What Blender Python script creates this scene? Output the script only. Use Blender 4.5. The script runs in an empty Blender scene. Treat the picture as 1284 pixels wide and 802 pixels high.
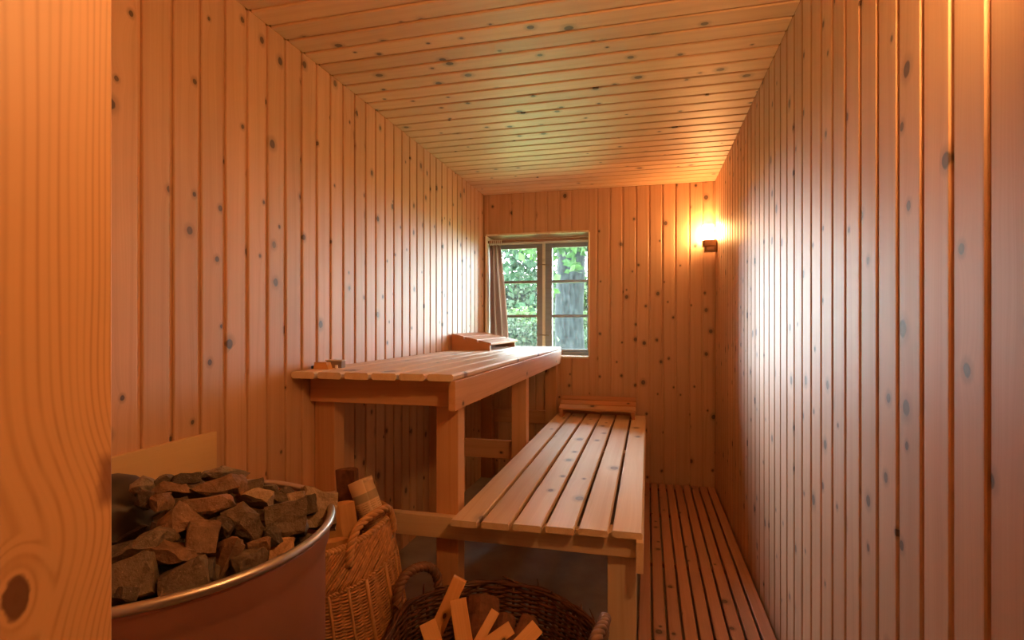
import bpy, bmesh, math, random
from mathutils import Vector, Matrix, noise

random.seed(7)
scene = bpy.context.scene
col = scene.collection
PI = math.pi
V3 = Vector

# ------------------------------------------------------------------ camera
H = 1.146                                   # eye height above the duckboard
cam_data = bpy.data.cameras.new('camera')
cam_data.sensor_width = 36.0
cam_data.lens = 670.0 / 1284.0 * 36.0
cam_data.shift_y = 5.0 / 1284.0
cam_data.clip_start = 0.02
camera = bpy.data.objects.new('camera', cam_data)
col.objects.link(camera)
camera.location = (0, 0, H)
camera.rotation_euler = (PI / 2, 0, math.radians(14.237))
scene.camera = camera

# ------------------------------------------------------------------ sky, sun, exposure
world = bpy.data.worlds.new('overcast_sky')
scene.world = world
world.use_nodes = True
wn = world.node_tree.nodes
wn['Background'].inputs['Color'].default_value = (0.86, 0.95, 1.0, 1)
wn['Background'].inputs['Strength'].default_value = 33.0

sun_data = bpy.data.lights.new('hazy_sun', 'SUN')
sun_data.energy = 34.0
sun_data.angle = math.radians(50)
sun_data.color = (0.95, 0.97, 1.0)
sun = bpy.data.objects.new('hazy_sun', sun_data)
col.objects.link(sun)
sun.rotation_euler = V3((0.72, -0.62, -0.32)).to_track_quat('-Z', 'Y').to_euler()
sun.location = (-6, 9, 6)

portal_data = bpy.data.lights.new('window_portal', 'AREA')      # sampling aid in the window opening, gives no light of its own
portal_data.shape = 'RECTANGLE'
portal_data.size = 0.80
portal_data.size_y = 0.93
portal_data.cycles.is_portal = True
portal = bpy.data.objects.new('window_portal', portal_data)
col.objects.link(portal)
portal.location = (-0.83, 4.34, 1.37)
portal.rotation_euler = (-PI / 2, 0, 0)

LAMP_STRENGTH = 130.0                       # glow of the far opal lamp glass (a weaker bulb)
LAMP_STRENGTH_NEAR = 300.0                  # and of the near one
LAMP_COLOR = (1.0, 0.48, 0.16)

vs = scene.view_settings
vs.view_transform = 'Standard'
vs.look = 'None'
vs.exposure = 0.15
vs.gamma = 1.0
vs.use_curve_mapping = False
scene.cycles.max_bounces = 10
scene.cycles.diffuse_bounces = 6
scene.cycles.glossy_bounces = 4
scene.cycles.transparent_max_bounces = 12
scene.cycles.caustics_reflective = False
scene.cycles.caustics_refractive = False
scene.cycles.sample_clamp_indirect = 6.0

# ------------------------------------------------------------------ node helpers and materials
class NT:
    def __init__(self, name):
        self.m = bpy.data.materials.new(name)
        self.m.use_nodes = True
        self.t = self.m.node_tree
        self.b = self.t.nodes['Principled BSDF']
        self.out = self.t.nodes['Material Output']

    def n(self, kind, **kw):
        nd = self.t.nodes.new(kind)
        for k, v in kw.items():
            setattr(nd, k, v)
        return nd

    def put(self, v, sock):
        if isinstance(v, bpy.types.NodeSocket):
            self.t.links.new(v, sock)
        else:
            sock.default_value = v

    def math(self, op, a, b=0.0, c=0.0):
        nd = self.n('ShaderNodeMath', operation=op)
        for v, s in zip((a, b, c), nd.inputs):
            self.put(v, s)
        return nd.outputs[0]

    def xyz(self, x, y, z):
        nd = self.n('ShaderNodeCombineXYZ')
        for v, s in zip((x, y, z), nd.inputs):
            self.put(v, s)
        return nd.outputs[0]

    def sep(self, v):
        nd = self.n('ShaderNodeSeparateXYZ')
        self.put(v, nd.inputs[0])
        return nd.outputs

    def vadd(self, a, b):
        nd = self.n('ShaderNodeVectorMath', operation='ADD')
        self.put(a, nd.inputs[0]); self.put(b, nd.inputs[1])
        return nd.outputs[0]

    def noise(self, vec, scale=1.0, detail=2.0, rough=0.5):
        nd = self.n('ShaderNodeTexNoise')
        self.put(vec, nd.inputs['Vector'])
        nd.inputs['Scale'].default_value = scale
        nd.inputs['Detail'].default_value = detail
        nd.inputs['Roughness'].default_value = rough
        return nd.outputs['Fac']

    def remap(self, v, a, b, c=0.0, d=1.0, smooth=False):
        nd = self.n('ShaderNodeMapRange')
        if smooth:
            nd.interpolation_type = 'SMOOTHSTEP'
        for k, x in (('Value', v), ('From Min', a), ('From Max', b), ('To Min', c), ('To Max', d)):
            self.put(x, nd.inputs[k])
        return nd.outputs[0]

    def mix(self, f, a, b, mode='MIX'):
        nd = self.n('ShaderNodeMix', data_type='RGBA', blend_type=mode)
        self.put(f, nd.inputs[0])
        self.put(a if not isinstance(a, tuple) else (*a[:3], 1), nd.inputs[6])
        self.put(b if not isinstance(b, tuple) else (*b[:3], 1), nd.inputs[7])
        return nd.outputs[2]

    def scalecol(self, c, f):
        nd = self.n('ShaderNodeVectorMath', operation='SCALE')
        self.put(c, nd.inputs[0]); self.put(f, nd.inputs[3])
        return nd.outputs[0]

    def bump(self, h, strength=0.2, dist=0.002):
        nd = self.n('ShaderNodeBump')
        nd.inputs['Strength'].default_value = strength
        nd.inputs['Distance'].default_value = dist
        self.put(h, nd.inputs['Height'])
        self.t.links.new(nd.outputs[0], self.b.inputs['Normal'])


def pine(name, light, dark, rough=0.4, knots=0.60, kx=6.4, ky=7.6, coat=0.0, vary=0.16, ring=1.0, knotcol=(0.035, 0.014, 0.007), spec=0.4, ksize=1.0):
    """Knotty softwood, grain along the piece's own X axis."""
    s = NT(name)
    tc = s.n('ShaderNodeTexCoord').outputs['Object']
    oi = s.n('ShaderNodeObjectInfo')
    r = oi.outputs['Random']
    p = s.vadd(tc, s.xyz(s.math('MULTIPLY', r, 61.7), s.math('MULTIPLY', r, 37.3), s.math('MULTIPLY', r, 13.9)))
    x, y, z = s.sep(p)
    vor = s.n('ShaderNodeTexVoronoi', voronoi_dimensions='2D')
    s.put(s.xyz(s.math('MULTIPLY', x, kx), s.math('MULTIPLY', y, ky), 0.0), vor.inputs['Vector'])
    vor.inputs['Scale'].default_value = 1.0
    d0 = vor.outputs['Distance']
    wob = s.noise(p, 60, 2)
    d = s.math('ADD', d0, s.math('MULTIPLY', s.math('SUBTRACT', wob, 0.5), 0.035))
    cr, cg, cb = s.sep(vor.outputs['Color'])
    has = s.math('LESS_THAN', cg, knots)
    size = s.math('MULTIPLY', s.math('ADD', s.math('MULTIPLY', s.math('MULTIPLY', cr, cr), 0.080 * ksize), 0.042 * ksize), has)
    knot = s.remap(d, s.math('MULTIPLY', size, 0.72), s.math('ADD', size, 0.004), 1.0, 0.0, True)
    knot = s.math('MULTIPLY', knot, has)
    halo = s.math('MULTIPLY', s.remap(d, s.math('MULTIPLY', size, 1.0), s.math('MULTIPLY', size, 2.3), 0.55, 0.0, True), has)
    # grain bends round the knots
    push = s.math('MULTIPLY', s.math('POWER', 2.718, s.math('MULTIPLY', d0, -7.0)), s.math('MULTIPLY', has, 0.020))
    low = s.noise(s.xyz(s.math('MULTIPLY', x, 1.1), s.math('MULTIPLY', y, 9.0), s.math('MULTIPLY', z, 9.0)), 1.0, 2)
    g = s.math('ADD', s.math('ADD', y, push), s.math('MULTIPLY', low, 0.055))
    fine = s.noise(s.xyz(s.math('MULTIPLY', x, 2.2), s.math('MULTIPLY', g, 260.0), s.math('MULTIPLY', z, 260.0)), 1.0, 3, 0.6)
    g2 = s.math('ADD', s.math('MULTIPLY', g, 130.0 * ring), s.math('MULTIPLY', s.noise(s.xyz(s.math('MULTIPLY', x, 0.7), s.math('MULTIPLY', g, 24.0), s.math('MULTIPLY', z, 24.0)), 1.0, 2), 9.0))
    rings = s.math('POWER', s.remap(s.math('SINE', g2), -1, 1, 0, 1), 3.0)
    f = s.math('ADD', s.math('MULTIPLY', s.remap(fine, 0.28, 0.72), 0.50), s.math('MULTIPLY', rings, 0.35))
    base = s.mix(f, light, dark)
    bri = s.math('ADD', 1.0 - vary, s.math('MULTIPLY', r, 2 * vary))
    broad = s.remap(s.noise(p, 2.3, 2), 0.25, 0.75, 0.93, 1.07)
    base = s.scalecol(base, s.math('MULTIPLY', bri, broad))
    base = s.mix(halo, base, tuple(0.55 * c for c in dark))
    kc = s.mix(s.remap(d, 0.0, s.math('ADD', s.math('MULTIPLY', size, 0.8), 0.001)), tuple(2.2 * c for c in knotcol), knotcol)
    base = s.mix(s.math('MULTIPLY', knot, 0.92), base, kc)
    s.put(base, s.b.inputs['Base Color'])
    s.put(s.math('ADD', rough, s.math('MULTIPLY', f, 0.10)), s.b.inputs['Roughness'])
    s.b.inputs['Specular IOR Level'].default_value = spec
    s.b.inputs['Coat Weight'].default_value = coat
    s.b.inputs['Coat Roughness'].default_value = 0.55
    s.b.inputs['Coat IOR'].default_value = 1.7
    s.bump(f, 0.12, 0.001)
    return s.m


def plain(name, c, rough=0.5, metal=0.0, var=0.0, scale=20.0, bump=0.0, spec=0.5):
    s = NT(name)
    s.b.inputs['Roughness'].default_value = rough
    s.b.inputs['Metallic'].default_value = metal
    s.b.inputs['Specular IOR Level'].default_value = spec
    if var or bump:
        tc = s.n('ShaderNodeTexCoord').outputs['Object']
        nz = s.noise(tc, scale, 4, 0.6)
        s.put(s.scalecol((*c, ), s.remap(nz, 0.25, 0.75, 1 - var, 1 + var)), s.b.inputs['Base Color'])
        if bump:
            s.bump(nz, bump, 0.004)
    else:
        s.b.inputs['Base Color'].default_value = (*c, 1)
    return s.m


M = {}
M['wall'] = pine('wall_pine', (0.66, 0.42, 0.25), (0.55, 0.31, 0.165), rough=0.52, vary=0.10, coat=1.0)
M['ceil'] = pine('ceiling_pine', (0.80, 0.56, 0.34), (0.68, 0.43, 0.235), rough=0.52, vary=0.12, knots=0.5, coat=1.0)
M['groove'] = plain('groove_pine', (0.40, 0.20, 0.09), 0.6)
M['bench'] = pine('bench_pine', (0.84, 0.68, 0.48), (0.70, 0.51, 0.31), rough=0.42, vary=0.08, knots=0.40, ring=0.7, kx=4.6, ky=7.0, coat=1.0, ksize=1.25, knotcol=(0.11, 0.055, 0.03))
M['post'] = pine('post_pine', (0.68, 0.40, 0.21), (0.56, 0.29, 0.14), rough=0.42, vary=0.10, knots=0.25, kx=5.0, ky=7.0, coat=0.4)
M['headrest'] = pine('headrest_cedar', (0.56, 0.28, 0.14), (0.46, 0.21, 0.10), rough=0.42, vary=0.12, knots=0.05)
M['duck'] = pine('duckboard_wood', (0.46, 0.235, 0.15), (0.35, 0.17, 0.105), rough=0.5, vary=0.14, knots=0.4, knotcol=(0.05, 0.025, 0.015))
M['kindling'] = pine('kindling_pine', (0.80, 0.47, 0.20), (0.68, 0.35, 0.13), rough=0.5, vary=0.1, knots=0.2, kx=8, ky=14)
M['frame'] = pine('weathered_sash', (0.30, 0.315, 0.33), (0.22, 0.23, 0.24), rough=0.5, vary=0.06, knots=0.1)
M['lining'] = pine('pale_lining', (0.88, 0.84, 0.70), (0.80, 0.74, 0.58), rough=0.45, vary=0.05, knots=0.1)
M['ply'] = pine('pale_plywood', (0.74, 0.55, 0.30), (0.70, 0.50, 0.26), rough=0.55, vary=0.0, knots=0.12, ring=0.3, kx=5, ky=5)
M['concrete'] = plain('concrete_floor', (0.36, 0.33, 0.31), 0.75, 0, 0.22, 6.0, 0.2)
M['hall'] = plain('hall_plaster', (0.55, 0.50, 0.44), 0.8)
M['steel'] = plain('stove_steel', (0.46, 0.25, 0.20), 0.42, 0.55, 0.10, 5.0)
M['rim'] = plain('stove_rim_steel', (0.62, 0.60, 0.58), 0.36, 1.0)
M['iron'] = plain('cast_iron', (0.035, 0.030, 0.028), 0.5, 0.2, 0.15, 30, 0.05)
M['dark'] = plain('stove_dark_lining', (0.015, 0.012, 0.010), 0.8)
M['wicker'] = plain('honey_wicker', (0.50, 0.25, 0.10), 0.42, 0, 0.50, 55)
M['wicker_rib'] = plain('wicker_rib', (0.58, 0.32, 0.14), 0.42, 0, 0.15, 30)
M['willow'] = plain('dark_willow', (0.105, 0.042, 0.023), 0.34, 0, 0.6, 40)
M['rope_dark'] = plain('willow_rope', (0.21, 0.105, 0.065), 0.42, 0, 0.25, 40)
M['rope_grey'] = plain('greyed_rope', (0.30, 0.20, 0.16), 0.5, 0, 0.25, 40)
M['bark'] = plain('reddish_bark', (0.17, 0.075, 0.042), 0.85, 0, 0.5, 45, 0.8)
M['black'] = plain('black_hook', (0.02, 0.018, 0.016), 0.5)
M['brass'] = plain('dull_latch', (0.30, 0.25, 0.19), 0.4, 0.8)
M['lampbase'] = plain('brown_ceramic', (0.23, 0.115, 0.055), 0.32, 0, 0.1, 30)
M['white'] = plain('white_plastic', (0.80, 0.76, 0.68), 0.4)
M['greycard'] = plain('grey_card', (0.32, 0.25, 0.21), 0.6)
M['rail'] = plain('curtain_rail_wood', (0.34, 0.18, 0.10), 0.45, 0, 0.15, 30)

s = NT('split_log_wood')
tc = s.n('ShaderNodeTexCoord').outputs['Object']
x, y, z = s.sep(tc)
nz = s.noise(s.xyz(s.math('MULTIPLY', x, 4.0), s.math('MULTIPLY', y, 70.0), s.math('MULTIPLY', z, 70.0)), 1.0, 3, 0.6)
s.put(s.mix(nz, (0.74, 0.44, 0.19), (0.50, 0.26, 0.10)), s.b.inputs['Base Color'])
s.b.inputs['Roughness'].default_value = 0.7
s.bump(nz, 0.5, 0.003)
M['split'] = s.m

for key, power in (('lamp', LAMP_STRENGTH), ('lamp_near', LAMP_STRENGTH_NEAR)):
    s = NT('lamp_glass')
    s.b.inputs['Base Color'].default_value = (0.9, 0.86, 0.78, 1)
    s.b.inputs['Emission Color'].default_value = (*LAMP_COLOR, 1)
    s.b.inputs['Emission Strength'].default_value = power
    M[key] = s.m

s = NT('window_glass')                       # thin dusty pane
gl = s.n('ShaderNodeBsdfGlossy'); gl.inputs['Roughness'].default_value = 0.02
tr = s.n('ShaderNodeBsdfTransparent'); tr.inputs[0].default_value = (0.94, 0.97, 0.96, 1)
tl = s.n('ShaderNodeBsdfTranslucent'); tl.inputs[0].default_value = (0.75, 0.85, 0.92, 1)
fr = s.n('ShaderNodeFresnel'); fr.inputs[0].default_value = 1.45
tc = s.n('ShaderNodeTexCoord').outputs['Object']
x, y, z = s.sep(tc)
streak = s.noise(s.xyz(s.math('MULTIPLY', x, 1.0), s.math('MULTIPLY', y, 5.0), z), 9.0, 3)
dust = s.math('MULTIPLY', s.remap(streak, 0.35, 0.75), 0.012)
m1 = s.n('ShaderNodeMixShader'); s.put(dust, m1.inputs[0]); s.put(tr.outputs[0], m1.inputs[1]); s.put(tl.outputs[0], m1.inputs[2])
m2 = s.n('ShaderNodeMixShader'); s.put(fr.outputs[0], m2.inputs[0]); s.put(m1.outputs[0], m2.inputs[1]); s.put(gl.outputs[0], m2.inputs[2])
s.put(m2.outputs[0], s.out.inputs['Surface'])
M['glass'] = s.m

s = NT('curtain_cloth')
tc = s.n('ShaderNodeTexCoord').outputs['Object']
nz = s.noise(tc, 160, 2)
c = s.mix(nz, (0.44, 0.27, 0.215), (0.33, 0.19, 0.15))
s.put(c, s.b.inputs['Base Color'])
s.b.inputs['Roughness'].default_value = 0.9
tl = s.n('ShaderNodeBsdfTranslucent'); s.put(c, tl.inputs[0])
ms = s.n('ShaderNodeMixShader'); ms.inputs[0].default_value = 0.45
s.put(s.b.outputs[0], ms.inputs[1]); s.put(tl.outputs[0], ms.inputs[2]); s.put(ms.outputs[0], s.out.inputs['Surface'])
M['curtain'] = s.m

s = NT('sauna_stone_rock')
tc = s.n('ShaderNodeTexCoord').outputs['Object']
oi = s.n('ShaderNodeObjectInfo')
r = oi.outputs['Random']
p = s.vadd(tc, s.xyz(s.math('MULTIPLY', r, 31.0), s.math('MULTIPLY', r, 17.0), r))
n1 = s.noise(p, 26, 5, 0.65)
n2 = s.noise(p, 130, 4, 0.7)
c = s.scalecol(oi.outputs['Color'], s.math('MULTIPLY', s.remap(n1, 0.25, 0.75, 0.55, 1.45), s.remap(n2, 0.3, 0.7, 0.75, 1.25)))
spk = s.remap(s.noise(p, 300, 1), 0.70, 0.76, 0.0, 0.5)
c = s.mix(spk, c, (0.42, 0.33, 0.24))
s.put(c, s.b.inputs['Base Color'])
s.b.inputs['Roughness'].default_value = 0.62
s.bump(s.math('ADD', n1, s.math('MULTIPLY', n2, 0.5)), 0.9, 0.006)
M['stone'] = s.m

s = NT('newsprint')
tc = s.n('ShaderNodeTexCoord').outputs['Object']
x, y, z = s.sep(tc)
ang = s.math('ARCTAN2', y, z)
nz = s.noise(tc, 30, 3)
paper = s.mix(nz, (0.72, 0.55, 0.38), (0.62, 0.46, 0.31))
lines = s.math('GREATER_THAN', s.math('SINE', s.math('MULTIPLY', x, 900.0)), 0.25)
words = s.math('GREATER_THAN', s.noise(s.xyz(s.math('MULTIPLY', x, 143.0), s.math('MULTIPLY', ang, 22.0), 0.0), 1.0, 1), 0.45)
colm = s.math('GREATER_THAN', s.math('SINE', s.math('MULTIPLY', ang, 9.0)), -0.75)
reg = s.math('LESS_THAN', x, 0.030)
ink = s.math('MULTIPLY', s.math('MULTIPLY', lines, words), s.math('MULTIPLY', colm, reg))
c = s.mix(s.math('MULTIPLY', ink, 0.55), paper, (0.20, 0.13, 0.09))
band = s.math('MULTIPLY', s.math('GREATER_THAN', x, 0.036), s.math('LESS_THAN', x, 0.062))
c = s.mix(s.math('MULTIPLY', band, 0.75), c, (0.27, 0.25, 0.20))
s.put(c, s.b.inputs['Base Color']); s.b.inputs['Roughness'].default_value = 0.8
M['paper'] = s.m

s = NT('jamb_pine')                          # broad planed board with a large knot low down
tc = s.n('ShaderNodeTexCoord').outputs['Object']
x, y, z = s.sep(tc)                          # x along the height, y across the reveal
y = s.math('MULTIPLY', y, -1.0)              # towards the room
KX, KY = -0.047, 0.0511
dx = s.math('SUBTRACT', x, KX); dy = s.math('SUBTRACT', y, KY)
dist = s.math('SQRT', s.math('ADD', s.math('POWER', s.math('MULTIPLY', dx, 0.75), 2.0), s.math('POWER', s.math('MULTIPLY', dy, 1.25), 2.0)))
pushx = s.math('POWER', 2.718, s.math('MULTIPLY', s.math('POWER', s.math('DIVIDE', s.math('SUBTRACT', dx, 0.03), 0.062), 2.0), -1.0))
low = s.noise(s.xyz(s.math('MULTIPLY', x, 2.2), s.math('MULTIPLY', y, 14.0), 0.0), 1.0, 2)
gline = s.math('SUBTRACT', dy, s.math('MULTIPLY', pushx, 0.026))
gline = s.math('ADD', gline, s.math('MULTIPLY', s.math('SUBTRACT', low, 0.5), 0.016))
near = s.remap(dist, 0.014, 0.034, 1.0, 0.0, True)
gy = s.math('ADD', gline, KY)
gph = s.math('ADD', s.math('MULTIPLY', gy, -112.0), s.math('MULTIPLY', s.math('MULTIPLY', gy, gy), 6555.0))
ph = s.math('ADD', s.math('MULTIPLY', gph, s.math('SUBTRACT', 1.0, near)), s.math('MULTIPLY', s.math('MULTIPLY', dist, 900.0), near))
ring = s.math('POWER', s.remap(s.math('SINE', ph), -1, 1, 0, 1), 3.0)
amp = s.remap(s.noise(s.xyz(0.0, s.math('MULTIPLY', y, 60.0), 0.0), 1.0, 2), 0.3, 0.7, 0.2, 0.65)
fine = s.noise(s.xyz(s.math('MULTIPLY', x, 3.0), s.math('MULTIPLY', gline, 420.0), 0.0), 1.0, 3)
c = s.mix(s.math('ADD', s.math('MULTIPLY', ring, amp), s.math('MULTIPLY', s.math('SUBTRACT', fine, 0.5), 0.25)), (0.72, 0.42, 0.20), (0.46, 0.22, 0.09))
kn = s.remap(s.math('ADD', dist, s.math('MULTIPLY', s.math('SUBTRACT', s.noise(tc, 90, 2), 0.5), 0.006)), 0.009, 0.0125, 1.0, 0.0, True)
c = s.mix(s.math('MULTIPLY', kn, 0.9), c, (0.10, 0.04, 0.022))
e = s.math('MULTIPLY', s.remap(s.math('ADD', y, s.math('MULTIPLY', s.noise(tc, 45, 3), 0.012)), 0.1105, 0.119, 0.0, 0.75, True),
           s.remap(s.math('ABSOLUTE', s.math('SUBTRACT', dx, 0.063)), 0.012, 0.026, 1.0, 0.0, True))
c = s.mix(e, c, (0.16, 0.05, 0.028))
s.put(c, s.b.inputs['Base Color']); s.b.inputs['Roughness'].default_value = 0.45
M['jamb'] = s.m


def leafmat(name, c1, c2):
    s = NT(name)
    g = s.n('ShaderNodeNewGeometry').outputs['Random Per Island']
    c = s.mix(g, c1, c2)
    s.put(c, s.b.inputs['Base Color']); s.b.inputs['Roughness'].default_value = 0.6; s.b.inputs['Specular IOR Level'].default_value = 0.12
    tl = s.n('ShaderNodeBsdfTranslucent'); s.put(s.scalecol(c, 1.3), tl.inputs[0])
    ms = s.n('ShaderNodeMixShader'); ms.inputs[0].default_value = 0.3
    s.put(s.b.outputs[0], ms.inputs[1]); s.put(tl.outputs[0], ms.inputs[2]); s.put(ms.outputs[0], s.out.inputs['Surface'])
    return s.m


M['leaf'] = leafmat('fresh_leaf', (0.014, 0.040, 0.010), (0.032, 0.072, 0.018))
M['leaf_dark'] = leafmat('dark_leaf', (0.009, 0.027, 0.013), (0.020, 0.045, 0.022))
M['leaf_grey'] = leafmat('grey_leaf', (0.018, 0.034, 0.018), (0.038, 0.056, 0.034))
M['leaf_lime'] = leafmat('lime_leaf', (0.030, 0.054, 0.016), (0.052, 0.085, 0.030))
M['trunk'] = plain('grey_bark', (0.012, 0.015, 0.0165), 0.9, 0, 0.6, 9, 0.8, spec=0.03)
M['lawn'] = plain('lawn_grass', (0.15, 0.24, 0.08), 0.9, 0, 0.3, 3)

# ------------------------------------------------------------------ object helpers
W = {}                                        # world matrix of every object built


def link(o, parent=None, world=None):
    col.objects.link(o)
    world = world or Matrix.Identity(4)
    W[o] = world
    if parent is not None:
        o.parent = parent
        o.matrix_basis = W[parent].inverted() @ world
    else:
        o.matrix_basis = world
    return o


def tag(o, label=None, cat=None, group=None, kind=None):
    if label: o['label'] = label
    if cat: o['category'] = cat
    if group: o['group'] = group
    if kind: o['kind'] = kind
    return o


def empty(name, loc, label=None, cat=None, group=None, kind=None):
    o = bpy.data.objects.new(name, None)
    o.empty_display_size = 0.05
    link(o, None, Matrix.Translation(loc))
    return tag(o, label, cat, group, kind)


def mesh_obj(name, verts, faces, mat, parent=None, world=None, smooth=False):
    me = bpy.data.meshes.new(name)
    me.from_pydata([tuple(v) for v in verts], [], faces)
    me.validate(); me.update()
    if smooth:
        me.polygons.foreach_set('use_smooth', [True] * len(me.polygons))
    me.materials.append(mat)
    return link(bpy.data.objects.new(name, me), parent, world)


_cache = {}


def prism_mesh(sec, length, mat, name):
    """sec: (y, z) outline, counter-clockwise seen from +X; extruded along X, centred."""
    key = (tuple(sec), round(length, 4), mat.name)
    if key not in _cache:
        n = len(sec); h = length / 2
        vs_ = [(-h, y, z) for y, z in sec] + [(h, y, z) for y, z in sec]
        fs = [[i, (i + 1) % n, n + (i + 1) % n, n + i] for i in range(n)]
        fs += [list(range(n))[::-1], list(range(n, 2 * n))]
        me = bpy.data.meshes.new(name)
        me.from_pydata(vs_, [], fs)
        bm = bmesh.new(); bm.from_mesh(me)
        bmesh.ops.recalc_face_normals(bm, faces=bm.faces)
        bm.to_mesh(me); bm.free()
        me.materials.append(mat)
        _cache[key] = me
    return _cache[key]


def frame_matrix(p0, p1, up):
    p0, p1, up = V3(p0), V3(p1), V3(up)
    X = (p1 - p0).normalized()
    Zz = (up - X * up.dot(X)).normalized()
    Y = Zz.cross(X)
    m = Matrix((X, Y, Zz)).transposed().to_4x4()
    m.translation = (p0 + p1) / 2
    return m


def prism(name, sec, p0, p1, up, mat, parent=None):
    L = (V3(p1) - V3(p0)).length
    return link(bpy.data.objects.new(name, prism_mesh(sec, L, mat, name)), parent, frame_matrix(p0, p1, up))


def rect(w, t, ch=0.003):
    w /= 2; t /= 2
    return ((-w + ch, -t), (w - ch, -t), (w, -t + ch), (w, t - ch), (w - ch, t), (-w + ch, t), (-w, t - ch), (-w, -t + ch))


def board(name, p0, p1, w, t, up, mat, parent=None, ch=0.003):
    return prism(name, tuple((round(a, 5), round(b, 5)) for a, b in rect(w, t, ch)), p0, p1, up, mat, parent)


def box(name, lo, hi, mat, parent=None, axis=None, ch=0.002):
    """Axis-aligned board between two corners; grain runs along its longest side."""
    lo, hi = V3(lo), V3(hi)
    d = hi - lo; c = (lo + hi) / 2
    a = axis if axis is not None else max(range(3), key=lambda i: d[i])
    u = V3([0, 0, 0]); u[a] = 1
    rest = [i for i in range(3) if i != a]
    ti = min(rest, key=lambda i: d[i])
    up = V3([0, 0, 0]); up[ti] = 1
    wi = [i for i in rest if i != ti][0]
    return board(name, c - u * d[a] / 2, c + u * d[a] / 2, d[wi], d[ti], up, mat, parent, min(ch, d[ti] * 0.3))


class MB:
    """Collects tubes and other raw geometry into one mesh."""
    def __init__(self):
        self.v = []; self.f = []

    def tube(self, pts, r, sides=5, closed=False, caps=True):
        n = len(pts); pts = [V3(p) for p in pts]
        rs = r if isinstance(r, (list, tuple)) else [r] * n
        base = len(self.v)
        nrm = None
        for i in range(n):
            a = pts[(i - 1) % n] if (closed or i > 0) else pts[i]
            b = pts[(i + 1) % n] if (closed or i < n - 1) else pts[i]
            t = (b - a).normalized()
            if nrm is None:
                ref = V3((0, 0, 1)) if abs(t.z) < 0.9 else V3((1, 0, 0))
                nrm = t.cross(ref).normalized()
            nrm = (nrm - t * nrm.dot(t)).normalized()
            bi = t.cross(nrm)
            for k in range(sides):
                ang = 2 * PI * k / sides
                self.v.append(pts[i] + (nrm * math.cos(ang) + bi * math.sin(ang)) * rs[i])
        m = n if closed else n - 1
        for i in range(m):
            a = base + i * sides; b = base + ((i + 1) % n) * sides
            for k in range(sides):
                k2 = (k + 1) % sides
                self.f.append((a + k, a + k2, b + k2, b + k))
        if not closed and caps:
            self.f.append(tuple(base + k for k in range(sides))[::-1])
            self.f.append(tuple(base + (n - 1) * sides + k for k in range(sides)))

    def rope(self, pts, R, r, strands=3, turns=8, sides=5, closed=False):
        pts = [V3(p) for p in pts]
        n = len(pts); nrm = None; fr = []
        for i in range(n):
            a = pts[max(i - 1, 0)]; b = pts[min(i + 1, n - 1)]
            t = (b - a).normalized()
            if nrm is None:
                ref = V3((0, 0, 1)) if abs(t.z) < 0.9 else V3((1, 0, 0))
                nrm = t.cross(ref).normalized()
            nrm = (nrm - t * nrm.dot(t)).normalized()
            fr.append((nrm.copy(), t.cross(nrm)))
        for s_ in range(strands):
            q = []
            for i in range(n):
                ang = 2 * PI * (turns * i / (n - 1) + s_ / strands)
                q.append(pts[i] + (fr[i][0] * math.cos(ang) + fr[i][1] * math.sin(ang)) * R)
            self.tube(q, r, sides)

    def build(self, name, mat, parent=None, world=None, smooth=True):
        return mesh_obj(name, self.v, self.f, mat, parent, world, smooth)


def lathe(name, prof, mat, parent=None, world=None, seg=48, smooth=True):
    vs_, fs = [], []
    for r, z in prof:
        for k in range(seg):
            a = 2 * PI * k / seg
            vs_.append((r * math.cos(a), r * math.sin(a), z))
    for i in range(len(prof) - 1):
        for k in range(seg):
            k2 = (k + 1) % seg
            fs.append((i * seg + k, i * seg + k2, (i + 1) * seg + k2, (i + 1) * seg + k))
    if prof[0][0] > 1e-6: fs.append(tuple(range(seg))[::-1])
    if prof[-1][0] > 1e-6: fs.append(tuple((len(prof) - 1) * seg + k for k in range(seg)))
    return mesh_obj(name, vs_, fs, mat, parent, world, smooth)


def bezier(p, n):
    """Catmull-Rom through the points."""
    p = [V3(q) for q in p]
    P = [2 * p[0] - p[1]] + p + [2 * p[-1] - p[-2]]
    out = []
    for i in range(1, len(P) - 2):
        for k in range(n):
            t = k / n
            a, b, c, d = P[i - 1], P[i], P[i + 1], P[i + 2]
            out.append(0.5 * ((2 * b) + (c - a) * t + (2 * a - 5 * b + 4 * c - d) * t * t + (3 * b - a - 3 * c + d) * t ** 3))
    out.append(p[-1])
    return out


# ------------------------------------------------------------------ the room
XL, XR, YF, YB = -1.253, 0.4667, 0.341, 4.04
ZC = 2.162
ZF = -0.04                                   # concrete under the duckboard
PITCH = 0.0937
TH = 0.013                                   # board thickness
JOINTS = [1.093 + PITCH * k for k in range(-9, 33)]
WX0, WX1, WZ0, WZ1 = -1.238, -0.428, 0.900, 1.838    # window opening


def plank_sec(w, groove=0.0125):
    h = w / 2
    return tuple((round(a, 5), round(b, 5)) for a, b in (
        (-h, -TH), (h, -TH), (h, -0.003), (h - 0.002, -0.0004), (h - 0.0045, 0.0), (-h + groove + 0.003, 0.0),
        (-h + groove, -0.0025), (-h + groove, -0.0075), (-h, -0.0075)))


def plank(parent, p0, p1, w, up, mat):
    return prism('plank', plank_sec(w), p0, p1, up, mat, parent)


def slab(name, lo, hi, mat, kind='structure'):
    x0, y0, z0 = lo; x1, y1, z1 = hi
    vs_ = [(x, y, z) for x in (x0, x1) for y in (y0, y1) for z in (z0, z1)]
    fs = [(0, 1, 3, 2), (4, 6, 7, 5), (0, 4, 5, 1), (2, 3, 7, 6), (0, 2, 6, 4), (1, 5, 7, 3)]
    o = mesh_obj(name, vs_, fs, mat)
    o['kind'] = kind
    return o


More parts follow.
